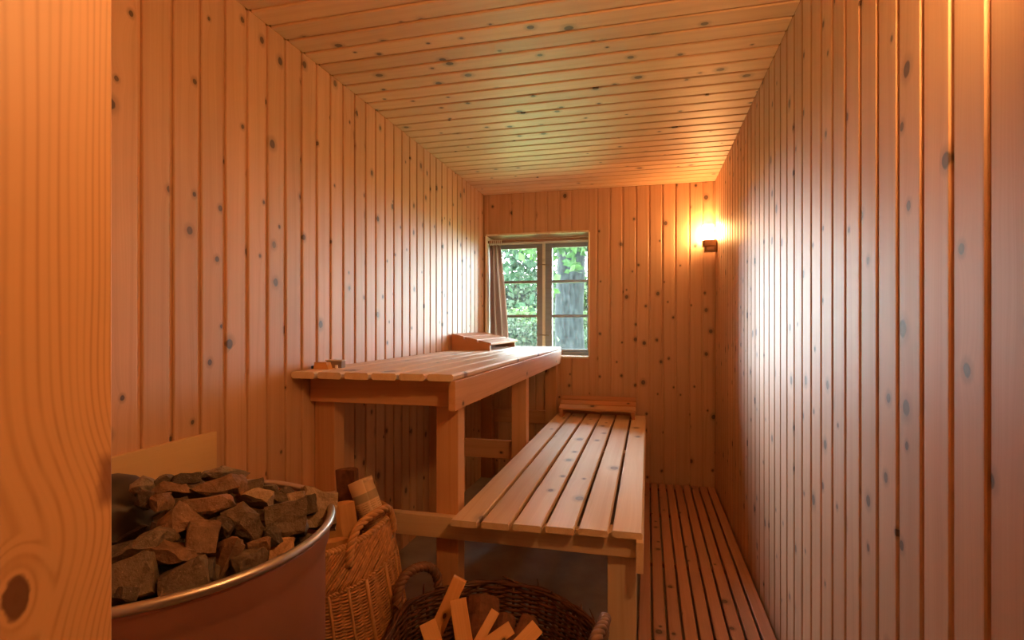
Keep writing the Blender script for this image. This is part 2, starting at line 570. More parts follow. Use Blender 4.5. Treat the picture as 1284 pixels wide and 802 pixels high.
floor = slab('floor', (XL - 0.2, -1.6, ZF - 0.10), (XR + 0.2, YB + 0.34, ZF), M['concrete'])
wall_left = slab('wall_left', (XL - 0.12, 0.10, ZF), (XL - TH, YB + 0.02, ZC + 0.1), M['groove'])
wall_right = slab('wall_right', (XR + TH, 0.10, ZF), (XR + 0.12, YB + 0.02, ZC + 0.1), M['groove'])
ceiling = slab('ceiling', (XL - 0.12, 0.10, ZC + TH), (XR + 0.12, YB + 0.34, ZC + 0.12), M['groove'])

cells = []
for j in range(len(JOINTS) - 1):
    a, b = max(JOINTS[j], YF), min(JOINTS[j + 1], YB)
    if b - a > 0.03:
        cells.append((a, b))
for a, b in cells:
    c, w = (a + b) / 2, b - a
    plank(wall_left, (XL, c, ZF), (XL, c, ZC), w, (1, 0, 0), M['wall'])
    plank(wall_right, (XR, c, ZC), (XR, c, ZF), w, (-1, 0, 0), M['wall'])
    plank(ceiling, (XR - 0.001, c, ZC), (XL + 0.001, c, ZC), w, (0, 0, -1), M['ceil'])

# back wall with the window opening: solid backing in one mesh, planks on it
Y0, Y1 = YB + TH, YB + 0.34
bm = bmesh.new()
for lo, hi in (((XL - 0.12, Y0, ZF), (WX0, Y1, ZC + 0.1)), ((WX1, Y0, ZF), (XR + 0.12, Y1, ZC + 0.1)),
               ((WX0, Y0, ZF), (WX1, Y1, WZ0)), ((WX0, Y0, WZ1), (WX1, Y1, ZC + 0.1))):
    g = bmesh.ops.create_cube(bm, size=1.0)['verts']
    for v in g:
        v.co = V3([lo[i] + (v.co[i] + 0.5) * (hi[i] - lo[i]) for i in range(3)])
me = bpy.data.meshes.new('wall_back'); bm.to_mesh(me); bm.free(); me.materials.append(M['groove'])
wall_back = link(bpy.data.objects.new('wall_back', me)); wall_back['kind'] = 'structure'
bx = [-0.2638 - 0.0949 * k for k in range(12)][::-1] + [-0.171, -0.0745, 0.0202, 0.113, 0.203, 0.298, 0.387]
bx = [XL] + [v for v in bx if v > XL + 0.02] + [XR]
for a, b in zip(bx, bx[1:]):
    w, c = b - a, (a + b) / 2
    if c > WX1 and a < WX1:
        plank(wall_back, ((WX1 + b) / 2, YB, ZF), ((WX1 + b) / 2, YB, ZC), b - WX1, (0, -1, 0), M['wall'])
    elif a >= WX1:
        plank(wall_back, (c, YB, ZF), (c, YB, ZC), w, (0, -1, 0), M['wall'])
edges = [v for v in bx if v < WX1 - 0.05] + [WX1]      # boards stop above and below the opening
for a, b in zip(edges, edges[1:]):
    c = (a + b) / 2; h = round((b - a) / 2, 5)
    sec = plank_sec(b - a) if b < WX1 else ((-h, -TH), (h, -TH), (h, 0.0), (-h, 0.0))   # sawn flush at the window's edge
    prism('plank', sec, (c, YB, ZF), (c, YB, WZ0), (0, -1, 0), M['wall'], wall_back)
    prism('plank', sec, (c, YB, WZ1), (c, YB, ZC), (0, -1, 0), M['wall'], wall_back)

# front wall with the doorway the camera looks through, and the plain hall behind
DX0, DX1, DZ = -0.42, 0.405, 2.05
bm = bmesh.new()
for lo, hi in (((XL - 0.12, 0.10, ZF), (DX0 - 0.03, YF, ZC + 0.1)), ((DX1 + 0.03, 0.10, ZF), (XR + 0.12, YF, ZC + 0.1)),
               ((DX0 - 0.03, 0.10, DZ + 0.03), (DX1 + 0.03, YF, ZC + 0.1))):
    g = bmesh.ops.create_cube(bm, size=1.0)['verts']
    for v in g:
        v.co = V3([lo[i] + (v.co[i] + 0.5) * (hi[i] - lo[i]) for i in range(3)])
me = bpy.data.meshes.new('wall_front'); bm.to_mesh(me); bm.free(); me.materials.append(M['post'])
wall_front = link(bpy.data.objects.new('wall_front', me)); wall_front['kind'] = 'structure'
jl = board('trim_1', (DX0 - 0.0148, 0.2205, ZF), (DX0 - 0.0148, 0.2205, DZ), 0.241, 0.0296, (1, 0, 0), M['jamb'], None, 0.0025)
jl['kind'] = 'structure'; jl['label'] = 'orange pine door jamb with a large dark knot, filling the left edge of the frame'
jr = board('trim_2', (DX1 + 0.015, 0.22, ZF), (DX1 + 0.015, 0.22, DZ), 0.242, 0.03, (-1, 0, 0), M['post']); jr['kind'] = 'structure'
jt = board('trim_3', (DX0 - 0.03, 0.22, DZ + 0.015), (DX1 + 0.03, 0.22, DZ + 0.015), 0.242, 0.03, (0, 0, -1), M['post']); jt['kind'] = 'structure'
slab('wall_hall_left', (XL - 0.2, -1.6, ZF), (XL - 0.12, 0.10, 2.4), M['hall'])
slab('wall_hall_right', (XR + 0.12, -1.6, ZF), (XR + 0.2, 0.10, 2.4), M['hall'])
slab('wall_hall_back', (XL - 0.2, -1.7, ZF), (XR + 0.2, -1.6, 2.4), M['hall'])
slab('ceiling_hall', (XL - 0.2, -1.7, 2.262), (XR + 0.2, 0.10, 2.4), M['hall'])

# ------------------------------------------------------------------ window
window = empty('window_1', ((WX0 + WX1) / 2, YB, WZ0), 'six-pane double casement window in a weathered grey-brown frame, set in the back wall', None, None, 'structure')
YW = 4.24                                    # front of the sashes
n_l = 8
for k in range(n_l):                         # boarded lining: head, sill, two sides
    a = WX0 + (WX1 - WX0) * k / n_l; b = WX0 + (WX1 - WX0) * (k + 1) / n_l
    prism('lining_board', tuple((round(p, 5), round(q, 5)) for p, q in rect(b - a - 0.002, 0.014, 0.003)), ((a + b) / 2, YB - 0.004, WZ1 + 0.0072), ((a + b) / 2, Y1, WZ1 + 0.0072), (0, 0, -1), M['lining'], window)
    prism('lining_board', tuple((round(p, 5), round(q, 5)) for p, q in rect(b - a - 0.002, 0.014, 0.003)), ((a + b) / 2, YB - 0.008, WZ0 - 0.0072), ((a + b) / 2, Y1, WZ0 - 0.0072), (0, 0, 1), M['lining'], window)
box('lining_board', (WX0 - 0.007, YB - 0.003, WZ0), (WX0 + 0.005, Y1, WZ1), M['lining'], window, 2)
box('lining_board', (WX1 - 0.005, YB - 0.003, WZ0), (WX1 + 0.007, Y1, WZ1), M['lining'], window, 2)
fx0, fx1 = WX0 + 0.006, WX1 - 0.006
ft, fb = 1.806, WZ0 + 0.012
box('frame_head', (fx0, YW, 1.795), (fx1, YW + 0.075, WZ1), M['lining'], window, 0)
box('frame_sill', (fx0, YW - 0.01, WZ0), (fx1, YW + 0.075, 0.924), M['frame'], window, 0)
box('frame_side', (fx0, YW, 0.924), (fx0 + 0.02, YW + 0.075, 1.795), M['frame'], window, 2)
box('frame_side', (fx1 - 0.015, YW, 0.924), (fx1, YW + 0.075, 1.795), M['frame'], window, 2)
box('mullion', (-0.822, YW - 0.008, 0.924), (-0.800, YW + 0.06, 1.795), M['lining'], window, 2)
def frame_mesh(name, boxes, mat, parent):
    vs_, fs = [], []
    for lo, hi in boxes:
        k = len(vs_)
        vs_ += [(x, y, z) for x in (lo[0], hi[0]) for y in (lo[1], hi[1]) for z in (lo[2], hi[2])]
        fs += [tuple(k + i for i in f) for f in ((0, 1, 3, 2), (4, 6, 7, 5), (0, 4, 5, 1), (2, 3, 7, 6), (0, 2, 6, 4), (1, 5, 7, 3))]
    o = mesh_obj(name, vs_, fs, mat, parent)
    bv = o.modifiers.new('edges', 'BEVEL'); bv.width = 0.003; bv.segments = 2
    return o


for sx0, sx1, inner in ((fx0 + 0.021, -0.8225, 1), (-0.7995, fx1 - 0.016, 0)):
    a = sx0 + (0.034 if inner else 0.054); b = sx1 - (0.048 if inner else 0.014)
    sash = frame_mesh('sash', [((sx0, YW + 0.004, 0.925), (a, YW + 0.05, 1.794)), ((b, YW + 0.004, 0.925), (sx1, YW + 0.05, 1.794)),
                               ((a, YW + 0.006, 1.760), (b, YW + 0.048, 1.794)), ((a, YW + 0.006, 0.925), (b, YW + 0.048, 0.945))], M['frame'], window)
    zs = [0.945, 1.210, 1.488, 1.760]
    for zc in (1.210, 1.488):
        box('glazing_bar', (a, YW + 0.012, zc - 0.011), (b, YW + 0.042, zc + 0.011), M['frame'], sash, 0)
    for z0, z1 in zip(zs, zs[1:]):
        z0 += 0.011 if z0 > 1 else 0; z1 -= 0.011 if z1 < 1.7 else 0
        box('pane', (a, YW + 0.026, z0), (b, YW + 0.030, z1), M['glass'], sash, 2, 0.0005)
for zc in (1.055, 1.62):                     # hooks on the meeting stiles
    h = MB()
    h.tube([(-0.850, YW - 0.004, zc), (-0.835, YW - 0.018, zc + 0.004), (-0.811, YW - 0.020, zc + 0.002), (-0.785, YW - 0.016, zc), (-0.772, YW - 0.002, zc - 0.004)], 0.0045, 6)
    h.build('window_hook', M['brass'], window)

# curtain on its rail
rail = empty('curtain_rail', (WX0 + 0.02, YB + 0.05, 1.797), 'slim dark wooden curtain rail across the top of the window', 'curtain rail')
t = MB(); t.tube([(WX0 + 0.006, YB + 0.05, 1.797), (WX1 - 0.006, YB + 0.05, 1.797)], 0.011, 10)
t.build('rod', M['rail'], rail)
for k in range(7):
    r = MB(); xk = WX0 + 0.022 + 0.0155 * k
    r.tube([(xk, YB + 0.05 + 0.015 * math.cos(a), 1.794 + 0.018 * math.sin(a)) for a in [2 * PI * i / 14 for i in range(14)]], 0.0042, 6, True)
    r.build('curtain_ring', M['white'], rail)
nx, nzc = 90, 30
vs_, fs = [], []
for j in range(nzc + 1):
    tz = j / nzc
    zc = 1.772 - tz * 0.745
    x1 = -1.128 + 0.055 * tz ** 0.8
    for i in range(nx + 1):
        u = i / nx
        xx = (WX0 + 0.012) + (x1 - WX0 - 0.012) * (u ** (1.0 + 0.12 * math.sin(3 * tz)))
        amp_ = 0.016 + 0.014 * tz ** 0.5
        yy = YB + 0.055 + amp_ * math.sin(2 * PI * 3.6 * u + 1.3 * math.sin(2.1 * tz + 3 * u)) + 0.006 * math.sin(17 * u + 4 * tz)
        vs_.append((xx, yy, zc))
for j in range(nzc):
    for i in range(nx):
        a = j * (nx + 1) + i
        fs.append((a, a + 1, a + nx + 2, a + nx + 1))
cur = mesh_obj('curtain', vs_, fs, M['curtain'], smooth=True)
tag(cur, 'brown-pink curtain gathered in folds at the left side of the window', 'curtain')

# ------------------------------------------------------------------ upper bench
ub = empty('upper_bench', (-0.95, 2.85, ZF), 'tall pine upper sauna bench along the left wall under the window', 'bench')
UZ = 0.974
for k in range(6):
    x0 = XL + 0.004 + k * 0.1027
    y0 = 1.672 + 0.042 * (k + 0.5) / 6
    prism('slat', tuple((round(a, 5), round(b, 5)) for a, b in rect(0.0955, 0.024, 0.0065)), (x0 + 0.048, y0, UZ - 0.012), (x0 + 0.048, YB - 0.004, UZ - 0.012), (0, 0, 1), M['bench'], ub)
box('apron', (-0.661, 1.722, 0.848), (-0.637, YB - 0.003, 0.9495), M['post'], ub)
for yf in (1.82, 2.935, 3.955):
    box('leg', (-0.747, yf, ZF), (-0.662, yf + 0.07, 0.9495 if yf < 1.9 else 0.9495), M['post'], ub, 2)
    box('leg', (XL + 0.002, yf, ZF), (XL + 0.088, yf + 0.07, 0.9495), M['post'], ub, 2)
    box('crossbeam', (XL + 0.002, yf - 0.028, 0.850), (-0.6615, yf - 0.0005, 0.9495), M['post'], ub, 0)
box('stretcher', (XL + 0.088, 3.0055, 0.362), (-0.655, 3.035, 0.466), M['post'], ub, 0)
box('stretcher', (XL + 0.088, 4.008, 0.386), (-0.662, 4.036, 0.484), M['post'], ub, 0)

# ------------------------------------------------------------------ lower bench
lb = empty('lower_bench', (-0.33, 2.85, ZF), 'low pine bench of six pale slats in front of the tall bench', 'bench')
LZ = 0.481
for k in range(6):
    x0 = -0.651 + k * 0.1085 * 0.995
    y0 = 1.706 + 0.046 * (k + 0.5) / 6
    prism('slat', tuple((round(a, 5), round(b, 5)) for a, b in rect(0.0955, 0.022, 0.004)), (x0 + 0.048, y0, LZ - 0.011), (x0 + 0.048, 3.975 + 0.006 * (k % 3), LZ - 0.011), (0, 0, 1), M['bench'], lb)
box('apron', (-0.035, 1.725, 0.362), (-0.0125, 3.97, 0.4585), M['bench'], lb)
box('crossbeam', (XL + 0.004, 1.787, 0.381), (-0.0355, 1.8195, 0.4585), M['bench'], lb, 0)
box('crossbeam', (-0.6605, 2.905, 0.381), (-0.0355, 2.934, 0.4585), M['post'], lb, 0)
box('crossbeam', (-0.6605, 3.90, 0.381), (-0.0355, 3.93, 0.4585), M['post'], lb, 0)
for yf in (1.82, 2.935, 3.93):
    box('leg', (-0.131, yf, ZF), (-0.0360, yf + 0.04, 0.4585), M['bench'], lb, 2)

# ------------------------------------------------------------------ headrests
hr = empty('headrest', (-0.35, 3.91, LZ), 'low reddish headrest of three slats at the far end of the low bench', 'headrest')
for x0 in (-0.612, -0.108):
    vs_ = [(x0, 3.805, LZ), (x0 + 0.022, 3.805, LZ), (x0, 4.0, LZ), (x0 + 0.022, 4.0, LZ),
           (x0, 3.805, 0.528), (x0 + 0.022, 3.805, 0.528), (x0, 4.0, 0.600), (x0 + 0.022, 4.0, 0.600)]
    mesh_obj('side_panel', vs_, [(0, 2, 3, 1), (4, 5, 7, 6), (0, 1, 5, 4), (2, 6, 7, 3), (0, 4, 6, 2), (1, 3, 7, 5)], M['headrest'], hr)
sl = V3((0, 0.195, 0.072)).normalized(); nrm_ = V3((0, -0.072, 0.195)).normalized()
for k in range(3):
    c = V3((-0.349, 3.805, 0.528)) + sl * (0.030 + 0.0695 * k) + nrm_ * 0.0095
    board('slat', c + V3((-0.268, 0, 0)), c + V3((0.268, 0, 0)), 0.057, 0.018, nrm_, M['post' if k == 0 else 'headrest'], hr)

hr2 = empty('headrest', (-1.1, 3.65, UZ), 'wedge-shaped slatted headrest on the far end of the tall bench by the curtain', 'headrest')
for y0 in (3.302, 3.965):
    vs_ = [(XL + 0.006, y0, UZ), (-0.985, y0, UZ), (XL + 0.006, y0 + 0.022, UZ), (-0.985, y0 + 0.022, UZ),
           (XL + 0.006, y0, 1.068), (-0.985, y0, 1.008), (XL + 0.006, y0 + 0.022, 1.068), (-0.985, y0 + 0.022, 1.008)]
    mesh_obj('side_panel', vs_, [(0, 2, 3, 1), (4, 5, 7, 6), (0, 1, 5, 4), (2, 6, 7, 3), (0, 4, 6, 2), (1, 3, 7, 5)], M['headrest'], hr2)
sl = V3((0.262, 0, -0.060)).normalized(); nrm_ = V3((0.060, 0, 0.262)).normalized()
for k in range(3):
    c = V3((XL + 0.006, 0, 1.068)) + sl * (0.042 + 0.096 * k) + nrm_ * 0.0085
    board('slat', c + V3((0, 3.296, 0)), c + V3((0, 4.02, 0)), 0.084, 0.016, nrm_, M['headrest'], hr2)

# ------------------------------------------------------------------ small things on the upper bench
wb = empty('wooden_block', (-1.208, 1.80, UZ), 'small tan wooden block with sloping ends on the near corner of the tall bench', 'block')
vs_ = []
for dy in (0.0, 0.030):
    vs_ += [(-1.236, 1.79 + dy, UZ), (-1.172, 1.79 + dy, UZ), (-1.182, 1.79 + dy, UZ + 0.026), (-1.232, 1.79 + dy, UZ + 0.026)]
mesh_obj('body', vs_, [(0, 1, 2, 3), (7, 6, 5, 4), (0, 4, 5, 1), (1, 5, 6, 2), (2, 6, 7, 3), (3, 7, 4, 0)], M['kindling'], wb)
box('end_cap', (-1.249, 1.795, UZ), (-1.2365, 1.818, UZ + 0.012), M['black'], wb)
sb = empty('small_box', (-1.18, 1.87, UZ), 'little grey box with a pale edge behind the tan wooden block', 'box')
box('body', (-1.225, 1.858, UZ), (-1.158, 1.885, UZ + 0.027), M['greycard'], sb)
box('lid', (-1.228, 1.855, UZ + 0.027), (-1.155, 1.888, UZ + 0.031), M['white'], sb, None, 0.001)
pc = MB(); pc.tube([(-1.160, 1.826, UZ), (-1.160, 1.826, UZ + 0.014)], 0.006, 10)
pcap = pc.build('candle_stub', M['white'], None, None, False)
tag(pcap, 'tiny white stub standing beside the tan wooden block', 'stub')

# ------------------------------------------------------------------ duckboard
db = empty('duckboard', (0.21, 2.2, ZF), 'reddish slatted wooden duckboard on the floor of the aisle', 'duckboard')
for k in range(9):
    xc = -0.034 + 0.0553 * k + 0.0235
    prism('slat', tuple((round(a, 5), round(b, 5)) for a, b in rect(0.0465, 0.020, 0.003)), (xc, 0.40, -0.010), (xc, 3.985, -0.010), (0, 0, 1), M['duck'], db)
for yb in (0.5, 1.2, 1.95, 2.7, 3.4, 3.93):
    box('batten', (-0.03, yb, ZF), (0.458, yb + 0.03, -0.0202), M['duck'], db, 0)

# ------------------------------------------------------------------ lamps
def rrect(hx, hy, r, n=6):
    out = []
    for cx_, cy_, a0 in ((hx - r, hy - r, 0), (-hx + r, hy - r, 90), (-hx + r, -hy + r, 180), (hx - r, -hy + r, 270)):
        for k in range(n + 1):
            a = math.radians(a0 + 90 * k / n)
            out.append((cx_ + r * math.cos(a), cy_ + r * math.sin(a)))
    return out


def loft(name, rings, mat, parent, smooth=False):
    vs_, fs = [], []
    n = len(rings[0])
    for r in rings: vs_ += r
    for i in range(len(rings) - 1):
        for k in range(n):
            k2 = (k + 1) % n
            fs.append((i * n + k, i * n + k2, (i + 1) * n + k2, (i + 1) * n + k))
    fs.append(tuple(range(n))[::-1]); fs.append(tuple((len(rings) - 1) * n + k for k in range(n)))
    return mesh_obj(name, vs_, fs, mat, parent, None, smooth)


def wall_lamp(y, label, glass):
    cx_, z0 = XR - 0.048, 1.648
    L = empty('wall_lamp', (XR, y, z0), label, 'lamp')
    ring = lambda hx, hy, r, dx, z: [(cx_ + dx + px, y + py, z) for px, py in rrect(hx, hy, r)]
    base = loft('lamp_base', [ring(0.038, 0.034, 0.012, 0.008, z0), ring(0.041, 0.037, 0.014, 0.006, z0 + 0.006), ring(0.041, 0.037, 0.014, 0.006, z0 + 0.034),
                       ring(0.0475, 0.042, 0.014, 0.0, z0 + 0.040), ring(0.0475, 0.042, 0.014, 0.0, z0 + 0.080), ring(0.040, 0.036, 0.012, 0.0, z0 + 0.083)], M['lampbase'], L)
    box('base_panel', (cx_ - 0.022, y - 0.0395, z0 + 0.012), (cx_ + 0.026, y - 0.0368, z0 + 0.028), M['rail'], base)
    loft('lamp_shade', [ring(0.036, 0.032, 0.026, -0.008, z0 + 0.0835), ring(0.0385, 0.035, 0.028, -0.008, z0 + 0.095), ring(0.0385, 0.035, 0.028, -0.008, z0 + 0.172),
                        ring(0.034, 0.031, 0.026, -0.008, z0 + 0.187), ring(0.022, 0.020, 0.018, -0.008, z0 + 0.192)], M[glass], L, True)
    return L


wall_lamp(3.955, 'small brown lamp with a glowing white glass in the far right corner', 'lamp')
wall_lamp(0.66, 'lit opal-glass lamp on the near end of the right wall, outside the frame', 'lamp_near')

# ------------------------------------------------------------------ plywood shield behind the stove
shield = box('plywood_panel', (XL + 0.001, 0.50, 0.36), (XL + 0.014, 1.321, 0.828), M['ply'], None, 1, 0.001)
tag(shield, 'pale plywood panel fixed to the left wall behind the stove', 'panel')

# ------------------------------------------------------------------ stove full of stones
SX, SY, SR, SZ = -0.872, 0.789, 0.311, 0.774
stove = empty('sauna_stove', (SX, SY, ZF), 'round steel sauna stove heaped with stones at the lower left', 'stove')
wm = Matrix.Translation((SX, SY, 0))
lathe('drum', [(0.27, ZF), (0.292, ZF + 0.01), (0.292, 0.700), (0.296, 0.716), (0.300, 0.726), (0.302, 0.752), (0.304, 0.760), (0.296, 0.760), (0.288, 0.745), (0.286, 0.50), (0.27, 0.49), (0.0, 0.49)],
      M['steel'], stove, wm, 96)
tor = []
for i in range(97):
    pass
t = MB(); t.tube([(SX + 0.3035 * math.cos(a), SY + 0.3035 * math.sin(a), 0.7665) for a in [2 * PI * i / 120 for i in range(120)]], 0.0078, 10, True)
t.build('rim', M['rim'], stove)
lathe('stone_grate', [(0.285, 0.62), (0.285, 0.655), (0.0, 0.70)], M['dark'], stove, wm, 40)
DM = V3((-0.922, 0.738, 0.775))
lathe('iron_dome', [(0.088, -0.09), (0.090, 0.0), (0.086, 0.035), (0.074, 0.066), (0.055, 0.088), (0.030, 0.100), (0.0, 0.104)], M['iron'], stove, Matrix.Translation(DM) @ Matrix.Rotation(math.radians(-14), 4, 'Y'), 40)


def stone_mesh(seed, sx, sy, sz, blocky):
    rnd = random.Random(seed)
    bm = bmesh.new()
    n = 15 if blocky < 0.5 else 11
    for _ in range(n):
        while True:
            v = V3((rnd.uniform(-1, 1), rnd.uniform(-1, 1), rnd.uniform(-1, 1)))
            if 0.3 < v.length < 1.2: break
        v = v.normalized() if blocky < 0.5 else V3([max(-0.82, min(0.82, c * 1.5)) for c in v])
        bm.verts.new(V3((v.x * sx * rnd.uniform(0.85, 1.08), v.y * sy * rnd.uniform(0.85, 1.08), v.z * sz * rnd.uniform(0.85, 1.08))))
    if blocky >= 0.5:
        for a in (-1, 1):
            for b in (-1, 1):
                for c in (-1, 1):
                    bm.verts.new(V3((a * sx * rnd.uniform(0.62, 0.85), b * sy * rnd.uniform(0.62, 0.85), c * sz * rnd.uniform(0.62, 0.85))))
    r = bmesh.ops.convex_hull(bm, input=bm.verts)
    bmesh.ops.delete(bm, geom=list({g for g in r['geom_interior'] + r['geom_unused'] if isinstance(g, bmesh.types.BMVert)}), context='VERTS')
    bmesh.ops.subdivide_edges(bm, edges=bm.edges, cuts=3, use_grid_fill=True)
    bmesh.ops.triangulate(bm, faces=bm.faces)
    o = V3((seed * 3.1, seed * 1.7, 0))
    m_ = min(sx, sy, sz)
    for v in bm.verts:
        nn = noise.noise_vector(v.co * (0.6 / m_) + o) * 0.20 * m_ + noise.noise_vector(v.co * (1.6 / m_) + o) * 0.12 * m_ + noise.noise_vector(v.co * (4.0 / m_) + o) * 0.05 * m_
        v.co += nn
    bmesh.ops.recalc_face_normals(bm, faces=bm.faces)
    me = bpy.data.meshes.new('sauna_stone')
    bm.to_mesh(me); bm.free()
    me.materials.append(M['stone'])
    return me


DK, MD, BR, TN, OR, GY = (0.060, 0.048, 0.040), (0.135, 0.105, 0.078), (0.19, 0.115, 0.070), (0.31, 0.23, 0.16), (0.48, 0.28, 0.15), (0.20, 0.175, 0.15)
# centre (m, relative to the stove axis and rim), half sizes (m), turn and tilt (deg), blocky, colour, label
TH_ = math.radians(14.237)
F_ = 670.0


def px_dir(px, py):
    u = (px - 642) / F_; v = (406 - py) / F_
    return V3((u * math.cos(TH_) - math.sin(TH_), math.cos(TH_) + u * math.sin(TH_), v))


def heap_point(px, py, sink=0.0):
    """Point where the sight line meets the heap of stones (a low dome over the drum)."""
    d = px_dir(px, py); tt = 0.4
    while tt < 2.2:
        p = V3((0, 0, H)) + d * tt
        q = ((p.x - SX) ** 2 + (p.y - SY) ** 2) / 0.285 ** 2
        if p.z < SZ - 0.012 + 0.125 * (1 - q) and q < 1.6:
            return p + d.normalized() * sink
        tt += 0.002
    return None


STONES = [
    (70, 588, 170, 150, 12, 0.7, MD, 'large squarish brown stone nearest the lower left of the heap'),
    (262, 590, 165, 118, 18, 0.7, MD, 'flat-topped dark stone on the stove rim, second from the left in front'),
    (232, 497, 195, 84, -14, 0.2, BR, 'reddish-brown flat stone lying behind the two front left stones'),
    (98, 488, 195, 95, 30, 0.2, MD, 'long pale-edged stone slanting up to the right at the left edge'),
    (322, 440, 108, 125, -10, 0.6, BR, 'upright angular brown stone in the middle of the heap'),
    (252, 376, 138, 130, 10, 0.2, BR, 'rough rounded reddish stone left of the heap centre'),
    (352, 322, 190, 96, -5, 0.2, BR, 'long smooth-topped brown stone across the heap centre'),
    (470, 388, 155, 126, -25, 0.3, MD, 'large faceted dark stone right of the heap centre'),
    (525, 306, 148, 72, -8, 0.3, TN, 'flat speckled tan stone behind the heap centre'),
    (630, 375, 160, 128, 4, 0.9, MD, 'block-shaped brown stone with a flat top, right side of the heap'),
    (740, 335, 128, 150, -8, 0.7, TN, 'big pale tan stone at the right rim of the stove'),
    (690, 448, 140, 84, 12, 0.4, MD, 'dark wedge stone just inside the right rim'),
    (604, 487, 92, 84, 0, 0.8, OR, 'small light orange cube-like stone on the front rim'),
    (520, 466, 96, 66, 0, 0.4, BR, 'small brown stone left of the light orange one'),
    (468, 534, 185, 122, 10, 0.3, MD, 'big smooth grey-brown stone at the front rim centre'),
    (412, 500, 92, 170, -22, 0.2, BR, 'tall pointed stone leaning behind the front centre stone'),
    (405, 213, 158, 58, -8, 0.4, GY, 'flat grey slab stone topping the back of the heap'),
    (372, 258, 195, 74, 5, 0.3, BR, 'long brown stone under the flat grey slab'),
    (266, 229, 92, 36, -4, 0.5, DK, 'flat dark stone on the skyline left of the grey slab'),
    (180, 233, 82, 34, 8, 0.4, MD, 'small flat stone at the back, second on the skyline from the left'),
    (214, 270, 140, 62, -8, 0.3, BR, 'ribbed reddish stone below the back skyline'),
    (108, 254, 80, 56, 20, 0.2, GY, 'smooth grey stone at the back left beside the iron dome'),
    (176, 312, 80, 80, -10, 0.3, BR, 'rounded stone right of the iron dome'),
    (506, 254, 70, 48, 0, 0.5, MD, 'small stone just right of the flat grey slab'),
    (562, 272, 74, 48, 6, 0.4, MD, 'small brown stone on the back skyline above the tan one'),
    (600, 302, 64, 54, 0, 0.4, MD, 'small dull stone in front of the black one'),
    (656, 297, 66, 44, 6, 0.5, TN, 'small tan stone behind the block-shaped stone'),
    (692, 276, 48, 34, 0, 0.4, MD, 'tiny brown stone on the skyline left of the big pale one'),
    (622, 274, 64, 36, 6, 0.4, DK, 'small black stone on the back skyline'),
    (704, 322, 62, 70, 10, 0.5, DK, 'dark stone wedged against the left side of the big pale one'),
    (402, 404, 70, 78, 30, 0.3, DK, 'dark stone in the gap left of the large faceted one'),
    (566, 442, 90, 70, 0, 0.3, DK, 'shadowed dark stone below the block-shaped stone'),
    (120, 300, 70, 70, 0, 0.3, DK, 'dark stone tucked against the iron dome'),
    (196, 430, 90, 60, -30, 0.3, MD, 'brown stone end showing below the rounded reddish stone'),
    (452, 268, 66, 58, 10, 0.4, BR, 'brown stone filling the gap behind the heap centre'),
    (345, 560, 66, 90, 0, 0.3, DK, 'narrow dark stone squeezed between the two front stones'),
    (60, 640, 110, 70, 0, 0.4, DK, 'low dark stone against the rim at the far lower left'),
]
for i, (zx, zy, zw, zh, tilt, blk, colr, lab) in enumerate(STONES):
    px, py = 140 + zx / 2.843, 520 + zy / 2.843
    d = px_dir(px, py)
    big = (zw * zh) ** 0.5 / 2.843 / F_ * 0.95
    p = heap_point(px, py, big * 0.30)
    if p is None: continue
    dist_ = (p - V3((0, 0, H))).length
    k = (p.y * math.cos(TH_) - p.x * math.sin(TH_)) / F_ / 2.843
    sx, sz = zw * k * 0.5, zh * k * 0.5
    sy = (sx + sz) * 0.5
    best = None                               # keep stones inside the drum: slide them back along the sight line if they would cut its wall
    for q in range(14):
        c = p + d.normalized() * 0.006 * q
        over = math.hypot(c.x - SX, c.y - SY) + 0.9 * max(sx, sy) - 0.284
        if best is None or over < best[0] - 0.001: best = (over, c)
        if over <= 0: break
    p = best[1]
    me = stone_mesh(i + 3, sx * 1.16, sy * 1.1, sz * 1.18, blk)
    view = V3((d.x, d.y, 0)).normalized()
    rgt = V3((view.y, -view.x, 0))
    m_ = Matrix((rgt, view, V3((0, 0, 1)))).transposed().to_4x4()
    m_ = Matrix.Translation(p) @ m_ @ Matrix.Rotation(math.radians(-tilt), 4, 'Y') @ Matrix.Rotation(math.radians(-22), 4, 'X')
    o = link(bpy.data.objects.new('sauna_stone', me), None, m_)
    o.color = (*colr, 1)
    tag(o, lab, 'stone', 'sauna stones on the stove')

# stones of the layer underneath, seen only through the gaps
rnd = random.Random(5)
under = []
for i in range(30):
    a = i * 2.4; rr = 0.222 * math.sqrt((i + 0.5) / 30)
    me = stone_mesh(100 + i, 0.047, 0.043, 0.040, 0.4)
    zc = 0.728 + 0.060 * (1 - (rr / 0.25) ** 2) + (0.022 if math.sin(a - 0.9) > 0.2 else 0.0)
    o = link(bpy.data.objects.new('sauna_stone', me), None, Matrix.Translation((SX + rr * math.cos(a), SY + rr * math.sin(a), zc)) @ Matrix.Rotation(rnd.uniform(0, 6), 4, 'Z'))
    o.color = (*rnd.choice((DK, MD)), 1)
    tag(o, 'dark stone of the hidden layer under the top of the heap', 'stone', 'stones of the lower layer in the stove')

# ------------------------------------------------------------------ tall log basket
def oval(a, b, th, p=2.6):
    c, s_ = math.cos(th), math.sin(th)
    return (a * math.copysign(abs(c) ** (2 / p), c), b * math.copysign(abs(s_) ** (2 / p), s_))


BH = 0.535


def basket_pt(th, t, off=0.0):
    """Wall of the tall basket; wider at the foot, axis leaning a little towards the wall."""
    a = 0.262 - 0.075 * t; b = 0.250 - 0.010 * t
    cx_ = -0.952 - 0.035 * t
    ox, oy = oval(a + off, b + off, th)
    return V3((cx_ + ox, 1.452 + oy, ZF + (BH - ZF) * t))


